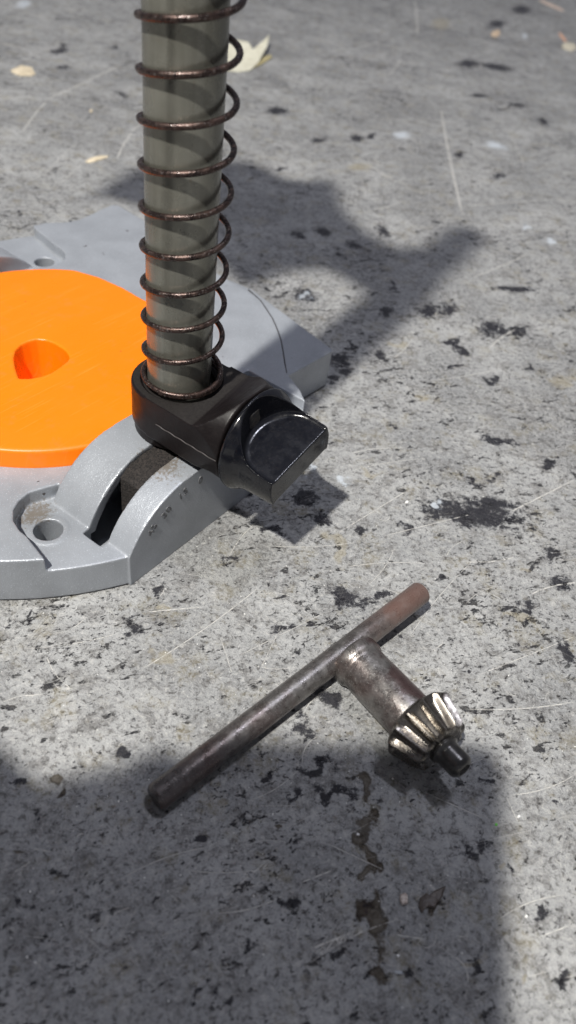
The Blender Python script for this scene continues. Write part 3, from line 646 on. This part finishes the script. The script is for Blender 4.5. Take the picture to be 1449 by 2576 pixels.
# ------------------------------------------------------------------ the phone and the hand that hold the view (above the picture, they throw the lower shadow)
M_ph = mat_simple('phone_back', (.03, .03, .035), (.05, .05, .055), 100, .3)
ph = empty('phone', 'dark phone held above the floor just behind the view', 'phone', (0, 0, 0))
def in_cam(x, y, z): 
    return Vector(CAM_R @ np.array([x, -y, -z]) + np.array([0, 0, CAM_H]))
def cam_solid(me):
    M = cam.matrix_world.copy(); me.transform(M); return me
body = prism([(-.062, .030), (-.060, .033), (.0035, .033), (.006, .030), (.006, -.128), (.0035, -.131), (-.060, -.131), (-.062, -.128)], .004, .012)
link('body', cam_solid(body), M_ph, ph)
link('screen', cam_solid(box(-.058, .002, -.127, .012, .0122, .0126)), mat_simple('dark_screen', (.01, .01, .012), (.015, .015, .018), 50, .15), ph)
# hand: palm and fingers grown as one skin, wrist leading back and down to the left
def hand():
    V = [(-.090, .002, .030), (-.088, .012, .028), (-.080, .024, .022), (-.128, .024, .045), (-.18, .018, .060), (-.30, .004, .080)]
    Rr = [.032, .028, .022, .040, .046, .052]; E = [(0, 1), (1, 2), (0, 3), (3, 4), (4, 5)]
    def chain(root, pts, rs):
        p = root
        for q, r in zip(pts, rs): V.append(q); Rr.append(r); E.append((p, len(V) - 1)); p = len(V) - 1
    chain(2, [(-.070, .006, .014), (-.062, .024, .004), (-.046, .027, .001)], [.010, .009, .008])
    chain(1, [(-.082, -.012, .006), (-.066, -.010, -.004), (-.050, -.008, -.004)], [.010, .009, .008])
    chain(1, [(-.086, -.036, .006), (-.068, -.034, -.005), (-.050, -.032, -.005)], [.010, .009, .008])
    chain(0, [(-.084, -.060, .008), (-.068, -.058, -.004), (-.054, -.056, -.004)], [.009, .008, .007])
    chain(0, [(-.066, -.050, .034), (-.048, -.030, .024), (-.034, -.014, .018)], [.013, .011, .009])
    me = bpy.data.meshes.new('hand'); me.from_pydata(V, E, []); o = link('tmp', me)
    o.modifiers.new('s', 'SKIN')
    for i, r in enumerate(Rr): me.skin_vertices[0].data[i].radius = (r, r)
    me.skin_vertices[0].data[0].use_root = True
    sb = o.modifiers.new('d', 'SUBSURF'); sb.levels = 2; sb.render_levels = 2
    r = evaluated(o); bpy.data.objects.remove(o); smooth(r); return r
pe = empty('person', 'unseen person holding the phone, kneeling leg added to shade the floor', 'person', (0, 0, 0))
link('hand', cam_solid(hand()), mat_simple('skin', (.55, .33, .24), (.48, .27, .2), 80, .5), pe)

def leg():  # unseen kneeling leg, added to keep fill light off the lower left floor
    V = [(-.185, -.035, .085), (-.215, -.16, .085), (-.25, -.32, .065), (-.27, -.42, .055), (-.235, -.17, .22), (-.29, -.34, .40)]
    Rr = [.062, .058, .048, .040, .074, .092]; E_ = [(0, 1), (1, 2), (2, 3), (0, 4), (4, 5)]
    me = bpy.data.meshes.new('leg'); me.from_pydata(V, E_, []); o = link('tmp', me); o.modifiers.new('s', 'SKIN')
    for i, r in enumerate(Rr): me.skin_vertices[0].data[i].radius = (r, r)
    me.skin_vertices[0].data[0].use_root = True
    sb = o.modifiers.new('d', 'SUBSURF'); sb.levels = 2; sb.render_levels = 2
    r = evaluated(o); bpy.data.objects.remove(o); smooth(r); return r
link('shade_leg', leg(), mat_simple('dark_denim', (.02, .025, .04), (.035, .04, .055), 900, .9), pe)
